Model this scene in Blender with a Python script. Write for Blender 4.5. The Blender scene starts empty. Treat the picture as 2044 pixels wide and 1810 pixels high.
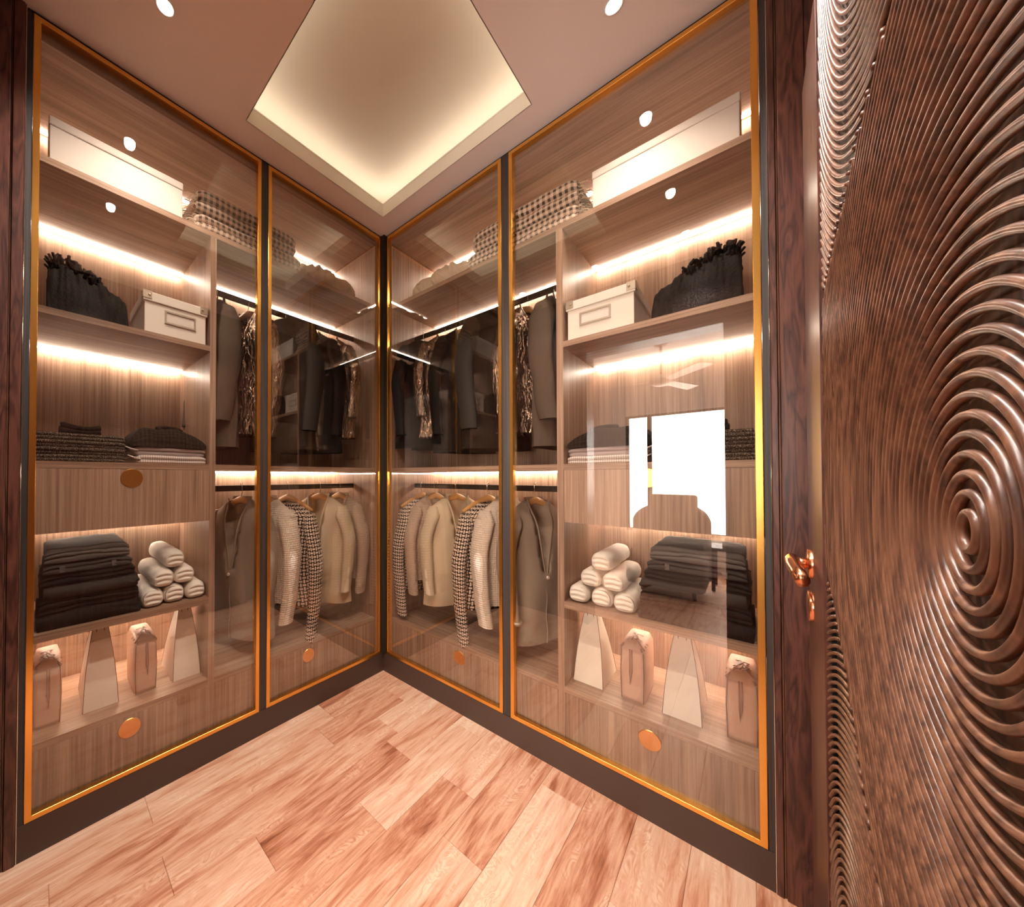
import bpy, bmesh, math, random
from mathutils import Vector, noise
random.seed(7)
PI = math.pi
sc = bpy.context.scene
C = sc.collection

# ------------------------------------------------------------------ camera
# x runs along the left wardrobe, y along the right wardrobe, the corner between them is the origin
CAM = (1.5524, 1.6629, 1.237)
cd = bpy.data.cameras.new('camera')
cd.sensor_fit = 'HORIZONTAL'; cd.sensor_width = 36.0
cd.lens = 706.16 * 36.0 / 2044.0
cd.shift_x = (1022 - 789.57) / 2044.0
cd.shift_y = (941.99 - 905) / 2044.0
cd.clip_start = 0.01
co = bpy.data.objects.new('camera', cd); C.objects.link(co)
co.location = CAM
co.rotation_euler = (PI / 2 + 0.0125, 0, math.radians(135))
sc.camera = co

# ------------------------------------------------------------------ world, light, exposure
sc.view_settings.view_transform = 'Standard'
sc.view_settings.look = 'None'
sc.view_settings.exposure = 0.66
sc.view_settings.gamma = 1.0
sc.view_settings.use_curve_mapping = False
sc.cycles.use_denoising = True
sc.cycles.max_bounces = 6
sc.cycles.diffuse_bounces = 4
sc.cycles.glossy_bounces = 4
sc.cycles.use_adaptive_sampling = True
sc.cycles.adaptive_threshold = 0.06
sc.cycles.transparent_max_bounces = 24
sc.cycles.sample_clamp_indirect = 6.0
sc.cycles.caustics_reflective = False
sc.cycles.caustics_refractive = False
w = bpy.data.worlds.new('daylight'); sc.world = w
w.use_nodes = True
w.node_tree.nodes['Background'].inputs[0].default_value = (1.0, 0.97, 0.95, 1)
w.node_tree.nodes['Background'].inputs[1].default_value = 24.0
SPOT_W = 40.0          # recessed ceiling spots
LED = 31.0             # wardrobe strips
COVE = 3.0            # strips hidden in the ceiling cove
WARM = (1.0, 0.80, 0.56)

# ------------------------------------------------------------------ materials
M = {}
def lin(r, g, b):
    f = lambda c: (c / 255 / 12.92) if c / 255 <= 0.04045 else ((c / 255 + 0.055) / 1.055) ** 2.4
    return (f(r), f(g), f(b), 1)
class NT:
    def __init__(s, name):
        m = bpy.data.materials.new(name); m.use_nodes = True
        s.m = m; s.t = m.node_tree; s.bsdf = s.t.nodes['Principled BSDF']; M[name] = m
    def n(s, typ, **kw):
        nd = s.t.nodes.new(typ)
        for k, v in kw.items():
            if k.startswith('i_'):
                key = k[2:]
                nd.inputs[int(key) if key.isdigit() else key.replace('_', ' ')].default_value = v
            else: setattr(nd, k, v)
        return nd
    def l(s, a, b): s.t.links.new(a, b)
    def math(s, op, a, b=None, clamp=False):
        nd = s.t.nodes.new('ShaderNodeMath'); nd.operation = op; nd.use_clamp = clamp
        for i, x in enumerate((a, b)):
            if x is None: continue
            if isinstance(x, (int, float)): nd.inputs[i].default_value = x
            else: s.l(x, nd.inputs[i])
        return nd.outputs[0]
    def mix(s, fac, a, b, blend='MIX'):
        nd = s.t.nodes.new('ShaderNodeMix'); nd.data_type = 'RGBA'; nd.blend_type = blend
        for inp, x in ((nd.inputs[0], fac), (nd.inputs[6], a), (nd.inputs[7], b)):
            if hasattr(x, 'links'): s.l(x, inp)
            else: inp.default_value = x
        return nd.outputs[2]
    def ramp(s, fac, stops):
        nd = s.t.nodes.new('ShaderNodeValToRGB')
        e = nd.color_ramp.elements
        e[0].position, e[0].color = stops[0]; e[1].position, e[1].color = stops[-1]
        for p, c in stops[1:-1]:
            x = e.new(p); x.color = c
        s.l(fac, nd.inputs[0]); return nd.outputs[0]
    def bump(s, h, strength=0.2, dist=0.01):
        nd = s.n('ShaderNodeBump'); nd.inputs['Strength'].default_value = strength
        nd.inputs['Distance'].default_value = dist
        s.l(h, nd.inputs['Height']); s.l(nd.outputs[0], s.bsdf.inputs['Normal'])
    def noise(s, vec, scale, detail=3, rough=0.55, dist=0.0):
        nd = s.n('ShaderNodeTexNoise'); nd.inputs['Scale'].default_value = scale
        nd.inputs['Detail'].default_value = detail; nd.inputs['Roughness'].default_value = rough
        nd.inputs['Distortion'].default_value = dist
        if vec: s.l(vec, nd.inputs['Vector'])
        return nd.outputs[0]
    def pos(s, scale=(1, 1, 1), rnd=False):
        g = s.n('ShaderNodeNewGeometry').outputs['Position']
        mp = s.n('ShaderNodeMapping'); mp.inputs['Scale'].default_value = scale
        s.l(g, mp.inputs['Vector'])
        if rnd:
            oi = s.n('ShaderNodeObjectInfo')
            cb = s.n('ShaderNodeCombineXYZ')
            for i, k in enumerate((37.0, 11.0, 23.0)):
                s.l(s.math('MULTIPLY', oi.outputs['Random'], k), cb.inputs[i])
            s.l(cb.outputs[0], mp.inputs['Location'])
        return mp.outputs[0]
def plain(name, col, rough=0.6, metal=0.0, spec=0.5, nscale=0, nstr=0.1, ndist=0.004, var=0.0):
    t = NT(name); b = t.bsdf
    b.inputs['Base Color'].default_value = col; b.inputs['Roughness'].default_value = rough
    b.inputs['Metallic'].default_value = metal; b.inputs['Specular IOR Level'].default_value = spec
    if nscale:
        nz = t.noise(t.pos(), nscale, 4)
        t.bump(nz, nstr, ndist)
        if var:
            dk = tuple(c * (1 - var) for c in col[:3]) + (1,)
            t.l(t.mix(t.math('MULTIPLY', nz, 1.0), dk, col), b.inputs['Base Color'])
    return t
def glow(name, col, strength):
    t = NT(name)
    t.bsdf.inputs['Base Color'].default_value = (0.9, 0.9, 0.9, 1)
    t.bsdf.inputs['Emission Color'].default_value = tuple(col) + (1,)
    t.bsdf.inputs['Emission Strength'].default_value = strength
def oak(name, axis, c0, c1, c2, rough=0.42, fine=130.0, long=2.2):
    t = NT(name)
    sc3 = [fine, fine, fine]; sc3[axis] = long
    br = [9.0, 9.0, 9.0]; br[axis] = 0.45
    a = t.noise(t.pos(tuple(sc3)), 1.0, 4, 0.6, 0.3)
    b = t.noise(t.pos(tuple(br)), 1.0, 3, 0.5, 1.2)
    f = t.math('ADD', t.math('MULTIPLY', a, 0.62), t.math('MULTIPLY', b, 0.42))
    t.l(t.ramp(f, [(0.33, c0), (0.5, c1), (0.68, c2)]), t.bsdf.inputs['Base Color'])
    t.bsdf.inputs['Roughness'].default_value = rough
    t.bump(a, 0.12, 0.002)
o0, o1, o2 = lin(116, 90, 74), lin(164, 132, 111), lin(196, 166, 143)
oak('oak_upright', 2, o0, o1, o2)
oak('oak_along_x', 0, o0, o1, o2)
oak('oak_along_y', 1, o0, o1, o2)
oak('smoked_oak', 2, lin(28, 22, 19), lin(50, 41, 37), lin(72, 61, 56), 0.5, 220.0, 2.0)
def walnut(name, axis, c0, c1, c2, rough=0.34, rnd=False, ring=1.0, coat=0.15):
    t = NT(name)
    s1 = [26.0 * ring] * 3; s1[axis] = 3.2 * ring
    s2 = [260.0] * 3; s2[axis] = 9.0
    nz = t.noise(t.pos(tuple(s1), rnd), 1.0, 3, 0.5, 0.6)
    bands = t.math('FRACT', t.math('MULTIPLY', nz, 6.0))
    bands = t.math('ABSOLUTE', t.math('SUBTRACT', bands, 0.5))
    fine = t.noise(t.pos(tuple(s2), rnd), 1.0, 3)
    f = t.math('ADD', t.math('MULTIPLY', bands, 0.85), t.math('MULTIPLY', fine, 0.55))
    t.l(t.ramp(f, [(0.15, c0), (0.45, c1), (0.8, c2)]), t.bsdf.inputs['Base Color'])
    t.bsdf.inputs['Roughness'].default_value = rough
    t.bsdf.inputs['Coat Weight'].default_value = coat
    t.bsdf.inputs['Coat Roughness'].default_value = 0.2
    t.bump(fine, 0.06, 0.001)
walnut('walnut_trim', 2, lin(42, 22, 18), lin(80, 45, 36), lin(106, 64, 50))
walnut('walnut_rod', 2, lin(52, 29, 20), lin(98, 61, 43), lin(132, 89, 65), 0.34, True, 0.5, 0.1)
walnut('walnut_backing', 2, lin(56, 35, 24), lin(90, 60, 42), lin(122, 86, 62), 0.5, False, 0.6, 0.0)
# floor boards
def board(name, tile=False):
    t = NT(name)
    g1 = t.noise(t.pos((2.4, 16.0, 1.0), not tile), 1.0, 5, 0.62, 1.1)
    g2 = t.noise(t.pos((7.0, 110.0, 1.0), not tile), 1.0, 4, 0.6, 0.5)
    g3 = t.noise(t.pos((5.0, 9.0, 1.0), not tile), 1.0, 2, 0.5, 2.4)
    rings = t.math('ABSOLUTE', t.math('SUBTRACT', t.math('FRACT', t.math('MULTIPLY', g3, 9.0)), 0.5))
    ringmask = t.math('MULTIPLY', t.math('SUBTRACT', g1, 0.52, True), 3.2, True)
    f = t.math('ADD', t.math('MULTIPLY', g1, 0.95), t.math('MULTIPLY', g2, 0.42))
    f = t.math('SUBTRACT', f, t.math('MULTIPLY', t.math('MULTIPLY', rings, ringmask), 0.95))
    if not tile:
        oi = t.n('ShaderNodeObjectInfo')
        f = t.math('ADD', f, t.math('MULTIPLY', t.math('SUBTRACT', oi.outputs['Random'], 0.5), 0.20))
    t.l(t.ramp(f, [(0.36, lin(124, 66, 44)), (0.50, lin(180, 114, 84)), (0.63, lin(212, 154, 122)), (0.88, lin(238, 202, 174))]), t.bsdf.inputs['Base Color'])
    t.bsdf.inputs['Roughness'].default_value = 0.42
    t.bsdf.inputs['Specular IOR Level'].default_value = 0.35
    t.bump(g2, 0.08, 0.002)
board('floor_board'); board('floor_under', True)
plain('plaster', lin(250, 236, 229), 0.75, nscale=400, nstr=0.02, ndist=0.001)
plain('plaster_cove', lin(236, 226, 208), 0.75)
plain('bedroom_wall', lin(236, 230, 226), 0.8)
plain('plinth_dark', lin(74, 56, 48), 0.45, spec=0.4)
plain('black_metal', lin(42, 35, 30), 0.4, 0.6)
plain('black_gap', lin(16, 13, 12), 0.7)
plain('gold', lin(250, 190, 98), 0.24, 1.0)
plain('gold_disc', lin(248, 188, 104), 0.3, 1.0)
plain('bronze', lin(230, 160, 120), 0.22, 1.0)
plain('chrome', lin(220, 214, 205), 0.12, 1.0)
plain('white_card', lin(240, 232, 226), 0.5)
plain('file_card', lin(244, 236, 226), 0.5)
plain('steel_label', lin(205, 192, 176), 0.35, 0.7)
plain('kraft', lin(214, 170, 146), 0.55, nscale=40, nstr=0.05, var=0.08)
plain('kraft_ribbon', lin(150, 100, 78), 0.5)
plain('seam_brown', lin(96, 55, 40), 0.6)
plain('bag_white', lin(246, 236, 222), 0.55)
plain('hanger_wood', lin(216, 164, 104), 0.35)
plain('towel', lin(248, 240, 230), 0.95, spec=0.1, nscale=900, nstr=0.35, ndist=0.002)
plain('black_knit', lin(24, 18, 15), 0.9, spec=0.1, nscale=300, nstr=0.5, ndist=0.003)
plain('black_fur', lin(20, 13, 9), 0.7, spec=0.2, nscale=120, nstr=0.6, ndist=0.006)
plain('charcoal_denim', lin(66, 62, 60), 0.85, spec=0.2, nscale=500, nstr=0.3, ndist=0.002)
plain('black_denim', lin(30, 26, 26), 0.85, spec=0.2, nscale=500, nstr=0.3, ndist=0.002)
plain('grey_denim', lin(104, 98, 94), 0.85, spec=0.2, nscale=500, nstr=0.3, ndist=0.002)
plain('cream_cloth', lin(232, 214, 190), 0.9, spec=0.15, nscale=30, nstr=0.1)
plain('cream_wool', lin(206, 186, 158), 0.9, spec=0.15, nscale=700, nstr=0.25, ndist=0.002)
plain('taupe_wool', lin(158, 140, 124), 0.9, spec=0.15, nscale=700, nstr=0.25, ndist=0.002)
plain('grey_coat', lin(92, 80, 70), 0.9, spec=0.1, nscale=700, nstr=0.2, ndist=0.002)
plain('dark_suit', lin(42, 33, 26), 0.8, spec=0.12, nscale=600, nstr=0.15, ndist=0.002)
plain('black_suit', lin(28, 23, 20), 0.8, spec=0.12, nscale=600, nstr=0.15, ndist=0.002)
plain('lining', lin(122, 106, 90), 0.7)
plain('lining_dark', lin(20, 17, 15), 0.7)
plain('lilac_linen', lin(186, 172, 172), 0.85, spec=0.15, nscale=500, nstr=0.2, ndist=0.002)
plain('armchair_cloth', lin(128, 112, 106), 0.9)
plain('button', lin(232, 222, 208), 0.3)
plain('bottle_glass', lin(150, 110, 90), 0.1)
t = NT('silver_lame'); t.bsdf.inputs['Metallic'].default_value = 1.0
t.bsdf.inputs['Base Color'].default_value = lin(176, 152, 132); t.bsdf.inputs['Roughness'].default_value = 0.22
t.bump(t.noise(t.pos((1, 1, 0.35)), 46, 3, 0.6, 0.8), 0.9, 0.02)
# patterns on unwrapped cloth (u, v in metres)
def uvs(t):
    sp = t.n('ShaderNodeSeparateXYZ'); t.l(t.n('ShaderNodeUVMap').outputs[0], sp.inputs[0]); return sp.outputs[0], sp.outputs[1]
def weave(name, cell, dark, light):
    t = NT(name); u, v = uvs(t)
    u = t.math('MULTIPLY', u, 1 / cell); v = t.math('MULTIPLY', v, 1 / cell)
    par = t.math('MODULO', t.math('ADD', t.math('ADD', t.math('FLOOR', u), t.math('FLOOR', v)), 1000.0), 2.0)
    fu = t.math('SUBTRACT', t.math('FRACT', t.math('ADD', u, 100.0)), 0.5); fv = t.math('SUBTRACT', t.math('FRACT', t.math('ADD', v, 100.0)), 0.5)
    def box(a, b):
        x = t.math('POWER', t.math('ABSOLUTE', t.math('DIVIDE', fu, a)), 3.0)
        y = t.math('POWER', t.math('ABSOLUTE', t.math('DIVIDE', fv, b)), 3.0)
        return t.math('ADD', x, y)
    e0, e1 = box(0.58, 0.26), box(0.26, 0.58)
    d = t.math('ADD', t.math('MULTIPLY', e0, par), t.math('MULTIPLY', e1, t.math('SUBTRACT', 1.0, par)))
    k = t.math('LESS_THAN', d, 1.0)
    t.l(t.mix(k, dark, light), t.bsdf.inputs['Base Color'])
    t.bsdf.inputs['Roughness'].default_value = 0.85; t.bsdf.inputs['Specular IOR Level'].default_value = 0.15
    t.bump(k, 0.5, 0.003)
weave('basket_weave', 0.0205, lin(24, 19, 17), lin(232, 208, 190))
def gingham(name, cell, dark, light, mid=0.5):
    t = NT(name); u, v = uvs(t)
    s = []
    for x in (u, v):
        s.append(t.math('GREATER_THAN', t.math('FRACT', t.math('ADD', t.math('MULTIPLY', x, 0.5 / cell), 100.0)), 0.5))
    k = t.math('MULTIPLY', t.math('ADD', s[0], s[1]), 0.5)
    t.l(t.ramp(k, [(0.0, light), (0.5, tuple(light[i] * (1 - mid) + dark[i] * mid for i in range(4))), (1.0, dark)]), t.bsdf.inputs['Base Color'])
    t.bsdf.inputs['Roughness'].default_value = 0.9; t.bsdf.inputs['Specular IOR Level'].default_value = 0.15
    t.bump(k, 0.15, 0.001)
gingham('gingham_blanket', 0.0125, lin(62, 46, 40), lin(238, 214, 196), 0.42)
gingham('gingham_shirt', 0.004, lin(160, 146, 146), lin(238, 226, 218), 0.4)
gingham('dark_check', 0.007, lin(22, 18, 15), lin(48, 41, 34), 0.6)
t = NT('tweed'); nz = t.noise(t.pos((1, 1, 1)), 330, 2, 0.7)
t.l(t.ramp(nz, [(0.0, lin(26, 20, 17)), (0.54, lin(40, 32, 27)), (0.60, lin(150, 132, 112)), (1.0, lin(200, 182, 158))]), t.bsdf.inputs['Base Color'])
t.bsdf.inputs['Roughness'].default_value = 0.95; t.bump(nz, 0.5, 0.003)
def quilt(name, cell, col):
    t = NT(name); u, v = uvs(t)
    a = t.math('SINE', t.math('MULTIPLY', t.math('ADD', u, v), PI / cell)); b = t.math('SINE', t.math('MULTIPLY', t.math('SUBTRACT', u, v), PI / cell))
    k = t.math('MULTIPLY', a, b)
    dk = tuple(c * 0.80 for c in col[:3]) + (1,)
    t.l(t.mix(t.math('ADD', t.math('MULTIPLY', k, 0.5), 0.5), dk, col), t.bsdf.inputs['Base Color'])
    t.bsdf.inputs['Roughness'].default_value = 0.9; t.bump(k, 0.5, 0.003)
quilt('cream_boucle', 0.011, lin(226, 206, 188))
quilt('beige_boucle', 0.011, lin(196, 170, 150))
# clear glass: sees through, mirrors more at a slant
t = NT('glass'); t.t.nodes.remove(t.bsdf)
lw = t.n('ShaderNodeLayerWeight'); lw.inputs['Blend'].default_value = 0.5
fac = t.math('ADD', t.math('MULTIPLY', t.math('POWER', lw.outputs['Facing'], 3.5), 0.55), 0.075, True)
tr = t.n('ShaderNodeBsdfTransparent'); tr.inputs[0].default_value = (0.93, 0.90, 0.865, 1)
gl = t.n('ShaderNodeBsdfGlossy'); gl.inputs['Roughness'].default_value = 0.0
gl.inputs['Color'].default_value = (1, 1, 1, 1)
mx = t.n('ShaderNodeMixShader'); t.l(fac, mx.inputs[0]); t.l(tr.outputs[0], mx.inputs[1]); t.l(gl.outputs[0], mx.inputs[2])
t.l(mx.outputs[0], t.t.nodes['Material Output'].inputs['Surface'])
glow('led', (1.0, 0.91, 0.79), LED)
glow('led_cove', (1.0, 0.95, 0.83), COVE)
glow('led_low', (1.0, 0.90, 0.75), LED * 2.3)
glow('spot_lens', (1.0, 0.95, 0.88), 40.0)

# ------------------------------------------------------------------ mesh helpers
class MB:
    def __init__(s): s.v = []; s.f = []; s.uv = []
    def add(s, vs, fs, uv=None):
        o = len(s.v); s.v += [tuple(p) for p in vs]
        s.uv += uv if uv else [(p[0] + p[1] * 0.7, p[2]) for p in vs]
        s.f += [tuple(i + o for i in f) for f in fs]; return s
    def box(s, x0, x1, y0, y1, z0, z1):
        return s.add([(x0, y0, z0), (x1, y0, z0), (x1, y1, z0), (x0, y1, z0), (x0, y0, z1), (x1, y0, z1), (x1, y1, z1), (x0, y1, z1)],
                     [(3, 2, 1, 0), (4, 5, 6, 7), (0, 1, 5, 4), (1, 2, 6, 5), (2, 3, 7, 6), (3, 0, 4, 7)])
    def grid(s, fn, nu, nv, cu=False, caps=False, uvfn=None):
        vs, uv = [], []
        for j in range(nv + 1):
            for i in range(nu if cu else nu + 1):
                vs.append(fn(i / nu, j / nv)); uv.append(uvfn(i / nu, j / nv) if uvfn else (i / nu, j / nv))
        n = nu if cu else nu + 1; fs = []
        for j in range(nv):
            for i in range(nu):
                a, b = j * n + i, j * n + (i + 1) % n
                fs.append((a, b, b + n, a + n))
        if caps:
            fs.append(tuple(reversed(range(n)))); fs.append(tuple(range(nv * n, nv * n + n)))
        return s.add(vs, fs, uv)
    def tube(s, pts, r, n=8, closed=False, flat=1.0, up=(0, 0, 1)):
        P = [Vector(p) for p in pts]; k = len(P); rs = r if isinstance(r, (list, tuple)) else [r] * k
        vs, fs = [], []
        for i in range(k):
            d = (P[(i + 1) % k] - P[i - 1]) if closed else (P[min(i + 1, k - 1)] - P[max(i - 1, 0)])
            if d.length < 1e-9: d = Vector((0, 0, 1))
            d.normalize(); u = Vector(up)
            if abs(d.dot(u)) > 0.95: u = Vector((1, 0, 0)) if abs(d.x) < 0.9 else Vector((0, 1, 0))
            a = d.cross(u).normalized(); b = a.cross(d)
            for j in range(n):
                th = 2 * PI * j / n
                vs.append(P[i] + a * (math.cos(th) * rs[i]) + b * (math.sin(th) * rs[i] * flat))
        for i in range(k if closed else k - 1):
            o, q = i * n, ((i + 1) % k) * n
            for j in range(n):
                fs.append((o + j, o + (j + 1) % n, q + (j + 1) % n, q + j))
        if not closed:
            fs.append(tuple(reversed(range(n)))); fs.append(tuple(range((k - 1) * n, k * n)))
        return s.add(vs, fs)
    def build(s, name, mat, parent=None, side=None, smooth=False, bevel=0.0, segs=2, fix=True):
        me = bpy.data.meshes.new(name)
        vs = [side.d(*p) for p in s.v] if side else s.v
        me.from_pydata([tuple(p) for p in vs], [], s.f)
        ul = me.uv_layers.new(name='UVMap')
        li = [0] * len(me.loops); me.loops.foreach_get('vertex_index', li)
        flat = []
        for i in li: flat += s.uv[i]
        ul.data.foreach_set('uv', flat)
        if fix or bevel:
            bm = bmesh.new(); bm.from_mesh(me)
            bmesh.ops.recalc_face_normals(bm, faces=bm.faces)
            if bevel:
                ed = [e for e in bm.edges if len(e.link_faces) == 2 and e.calc_face_angle(0) > 0.6]
                bmesh.ops.bevel(bm, geom=ed, offset=bevel, segments=segs, affect='EDGES', profile=0.5)
            bm.to_mesh(me); bm.free()
        if smooth:
            me.polygons.foreach_set('use_smooth', [True] * len(me.polygons))
        me.materials.append(M[mat])
        ob = bpy.data.objects.new(name, me); C.objects.link(ob)
        if parent: ob.parent = parent
        return ob
class Side:
    def __init__(s, nm, left): s.nm = nm; s.left = left
    def d(s, u, v, w): return (u, -v, w) if s.left else (-v, u, w)
LEFT, RIGHT = Side('left', True), Side('right', False)
def tag(o, label=None, cat=None, group=None, kind=None):
    for k, x in (('label', label), ('category', cat), ('group', group), ('kind', kind)):
        if x: o[k] = x
    return o
def empty(name, loc, label=None, cat=None, group=None, kind=None):
    o = bpy.data.objects.new(name, None); C.objects.link(o); o.location = loc; o.empty_display_size = 0.02
    return tag(o, label, cat, group, kind)
def thing(side, name, a, b, z, label, cat, group=None):
    return empty(name, side.d(a, b, z), label, cat, group)
def struct(ob): ob['kind'] = 'structure'; return ob

H = 2.787
WX, WY = 1.66, 1.86           # the two plain walls of the dressing room
FZ0, FZ1 = 0.1146, 2.7746     # gold door frames
DEP = 0.50

# ------------------------------------------------------------------ floor
fl = struct(MB().box(-0.7, 5.2, -1.6, 3.6, -0.06, -0.004).build('floor', 'floor_under'))
PW = 0.152
rnd = random.Random(3)
shared = {}
row = 0
y = -0.005
while y < WY:
    x = -0.02 - rnd.random() * 0.5
    y1 = min(y + PW, WY)
    while x < WX:
        ln = rnd.choice((0.46, 0.62, 0.78, 0.94))
        x0, x1 = max(x, -0.02), min(x + ln, WX)
        if x1 - x0 > 0.05:
            m = MB().box(x0 + 0.0004, x1 - 0.0004, y + 0.0004, y1 - 0.0004, -0.004, 0.0).build('floor_plank', 'floor_board', fl, bevel=0.0012, segs=1)
        x += ln
    y += PW
# ------------------------------------------------------------------ ceiling with the lit recess
CX0, CX1, CY0, CY1 = 0.124, 0.9362, 0.1269, 1.0343
m = MB()
for b in ((-0.02, CX0, -0.02, WY), (CX1, WX + 0.16, -0.02, WY), (CX0, CX1, -0.02, CY0), (CX0, CX1, CY1, WY)):
    m.box(*b, H, H + 0.07)
ceil = struct(m.build('ceiling', 'plaster'))
m = MB(); e = 0.16; zt = H + 0.185
m.box(CX0 - e, CX1 + e, CY0 - e, CY1 + e, zt, zt + 0.03)
m.box(CX0 - e - 0.02, CX0 - e, CY0 - e, CY1 + e, H + 0.07, zt); m.box(CX1 + e, CX1 + e + 0.02, CY0 - e, CY1 + e, H + 0.07, zt)
m.box(CX0 - e, CX1 + e, CY0 - e - 0.02, CY0 - e, H + 0.07, zt); m.box(CX0 - e, CX1 + e, CY1 + e, CY1 + e + 0.02, H + 0.07, zt)
m.build('recess_top', 'plaster_cove', ceil)
m = MB(); k = 0.003
m.box(CX0 - 0.02, CX0 + k, CY0 - 0.02, CY1 + 0.02, H + 0.07, H + 0.077); m.box(CX1 - k, CX1 + 0.02, CY0 - 0.02, CY1 + 0.02, H + 0.07, H + 0.077)
m.box(CX0, CX1, CY0 - 0.02, CY0 + k, H + 0.07, H + 0.077); m.box(CX0, CX1, CY1 - k, CY1 + 0.02, H + 0.07, H + 0.077)
m.build('recess_lip', 'plaster_cove', ceil)
m = MB(); k = 0.002
m.box(CX0 - k, CX0 + 0.001, CY0, CY1, H, H + 0.07); m.box(CX1 - 0.001, CX1 + k, CY0, CY1, H, H + 0.07)
m.box(CX0, CX1, CY0 - k, CY0 + 0.001, H, H + 0.07); m.box(CX0, CX1, CY1 - 0.001, CY1 + k, H, H + 0.07)
m.build('recess_side', 'plaster_cove', ceil)
zs = H + 0.082
for i, b in enumerate(((CX0 - 0.07, CX0 - 0.05, CY0 - 0.05, CY1 + 0.05), (CX1 + 0.05, CX1 + 0.07, CY0 - 0.05, CY1 + 0.05),
          (CX0 - 0.05, CX1 + 0.05, CY0 - 0.07, CY0 - 0.05), (CX0 - 0.05, CX1 + 0.05, CY1 + 0.05, CY1 + 0.07))):
    MB().box(*b, zs, zs + 0.008).build('light_strip', 'led_cove', ceil)
# recessed spots
SP = [((1.278, 0.314), 'round recessed spot in the ceiling nearest the left wardrobe doors'),
      ((1.287, 0.870), 'round recessed ceiling spot mirrored in the left wardrobe glass above the black fringed throw'),
      ((0.236, 1.361), 'round recessed spot in the ceiling nearest the right wardrobe doors'),
      ((0.814, 1.373), 'round recessed ceiling spot mirrored in the right wardrobe glass above the black fringed throw'),
      ((1.290, 1.390), 'round recessed ceiling spot overhead beside the carved walnut door')]
for si, ((x, y), lab) in enumerate(SP):
    r = empty('ceiling_spot', (x, y, H), lab, 'ceiling light', 'recessed ceiling spots')
    def ring(u, v):
        a = 2 * PI * u
        R, z = ((0.021, 0.004), (0.021, -0.001), (0.026, -0.003), (0.031, -0.0005))[round(v * 3)]
        return (R * math.cos(a), R * math.sin(a), z)
    MB().grid(ring, 28, 3, cu=True).build('trim_ring', 'white_card', r, smooth=True)
    def disc(u, v):
        a = 2 * PI * u; return (0.021 * v * math.cos(a), 0.021 * v * math.sin(a), -0.0005)
    MB().grid(disc, 28, 2, cu=True).build('lens', 'spot_lens', r)
    ld = bpy.data.lights.new('spot', 'SPOT'); ld.energy = SPOT_W; ld.color = (1.0, 0.92, 0.84)
    ld.spot_size = math.radians(104 if si == 2 else 124); ld.spot_blend = 0.8 if si == 2 else 0.7; ld.shadow_soft_size = 0.02
    lo = bpy.data.objects.new('spot_lamp', ld); C.objects.link(lo); lo.parent = r; lo.location = (0, 0, -0.012)

# ------------------------------------------------------------------ room shell
struct(MB().box(-0.62, 1.84, -0.62, -0.56, -0.05, 3.1).build('wall_left', 'plaster'))
struct(MB().box(-0.62, -0.56, -0.56, 1.95, -0.05, 3.1).build('wall_right', 'plaster'))
struct(MB().box(-0.56, 1.84, WY, WY + 0.06, -0.05, 3.1).build('wall_side', 'walnut_trim'))
DX0, DX1, DH = 0.681, 1.568, 2.295
struct(MB().box(WX, WX + 0.16, -0.56, DX0, -0.05, 3.1).box(WX, WX + 0.16, DX1, WY, -0.05, 3.1).box(WX, WX + 0.16, DX0, DX1, DH, 3.1).build('wall_near', 'walnut_trim'))
struct(MB().box(-0.7, 1.84, -0.7, 2.0, 3.1, 3.14).build('roof_light_seal', 'plaster'))  # unseen roof slab, added to keep sky light from leaking in
# walnut casing round the doorway behind the camera
m = MB(); t0 = 0.06
m.box(WX - 0.014, WX + 0.174, DX0 - 0.0, DX0 + 0.02, 0, DH); m.box(WX - 0.014, WX + 0.174, DX1 - 0.02, DX1, 0, DH)
m.box(WX - 0.014, WX + 0.174, DX0, DX1, DH - 0.02, DH)
struct(m.build('trim_2', 'walnut_trim'))

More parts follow.
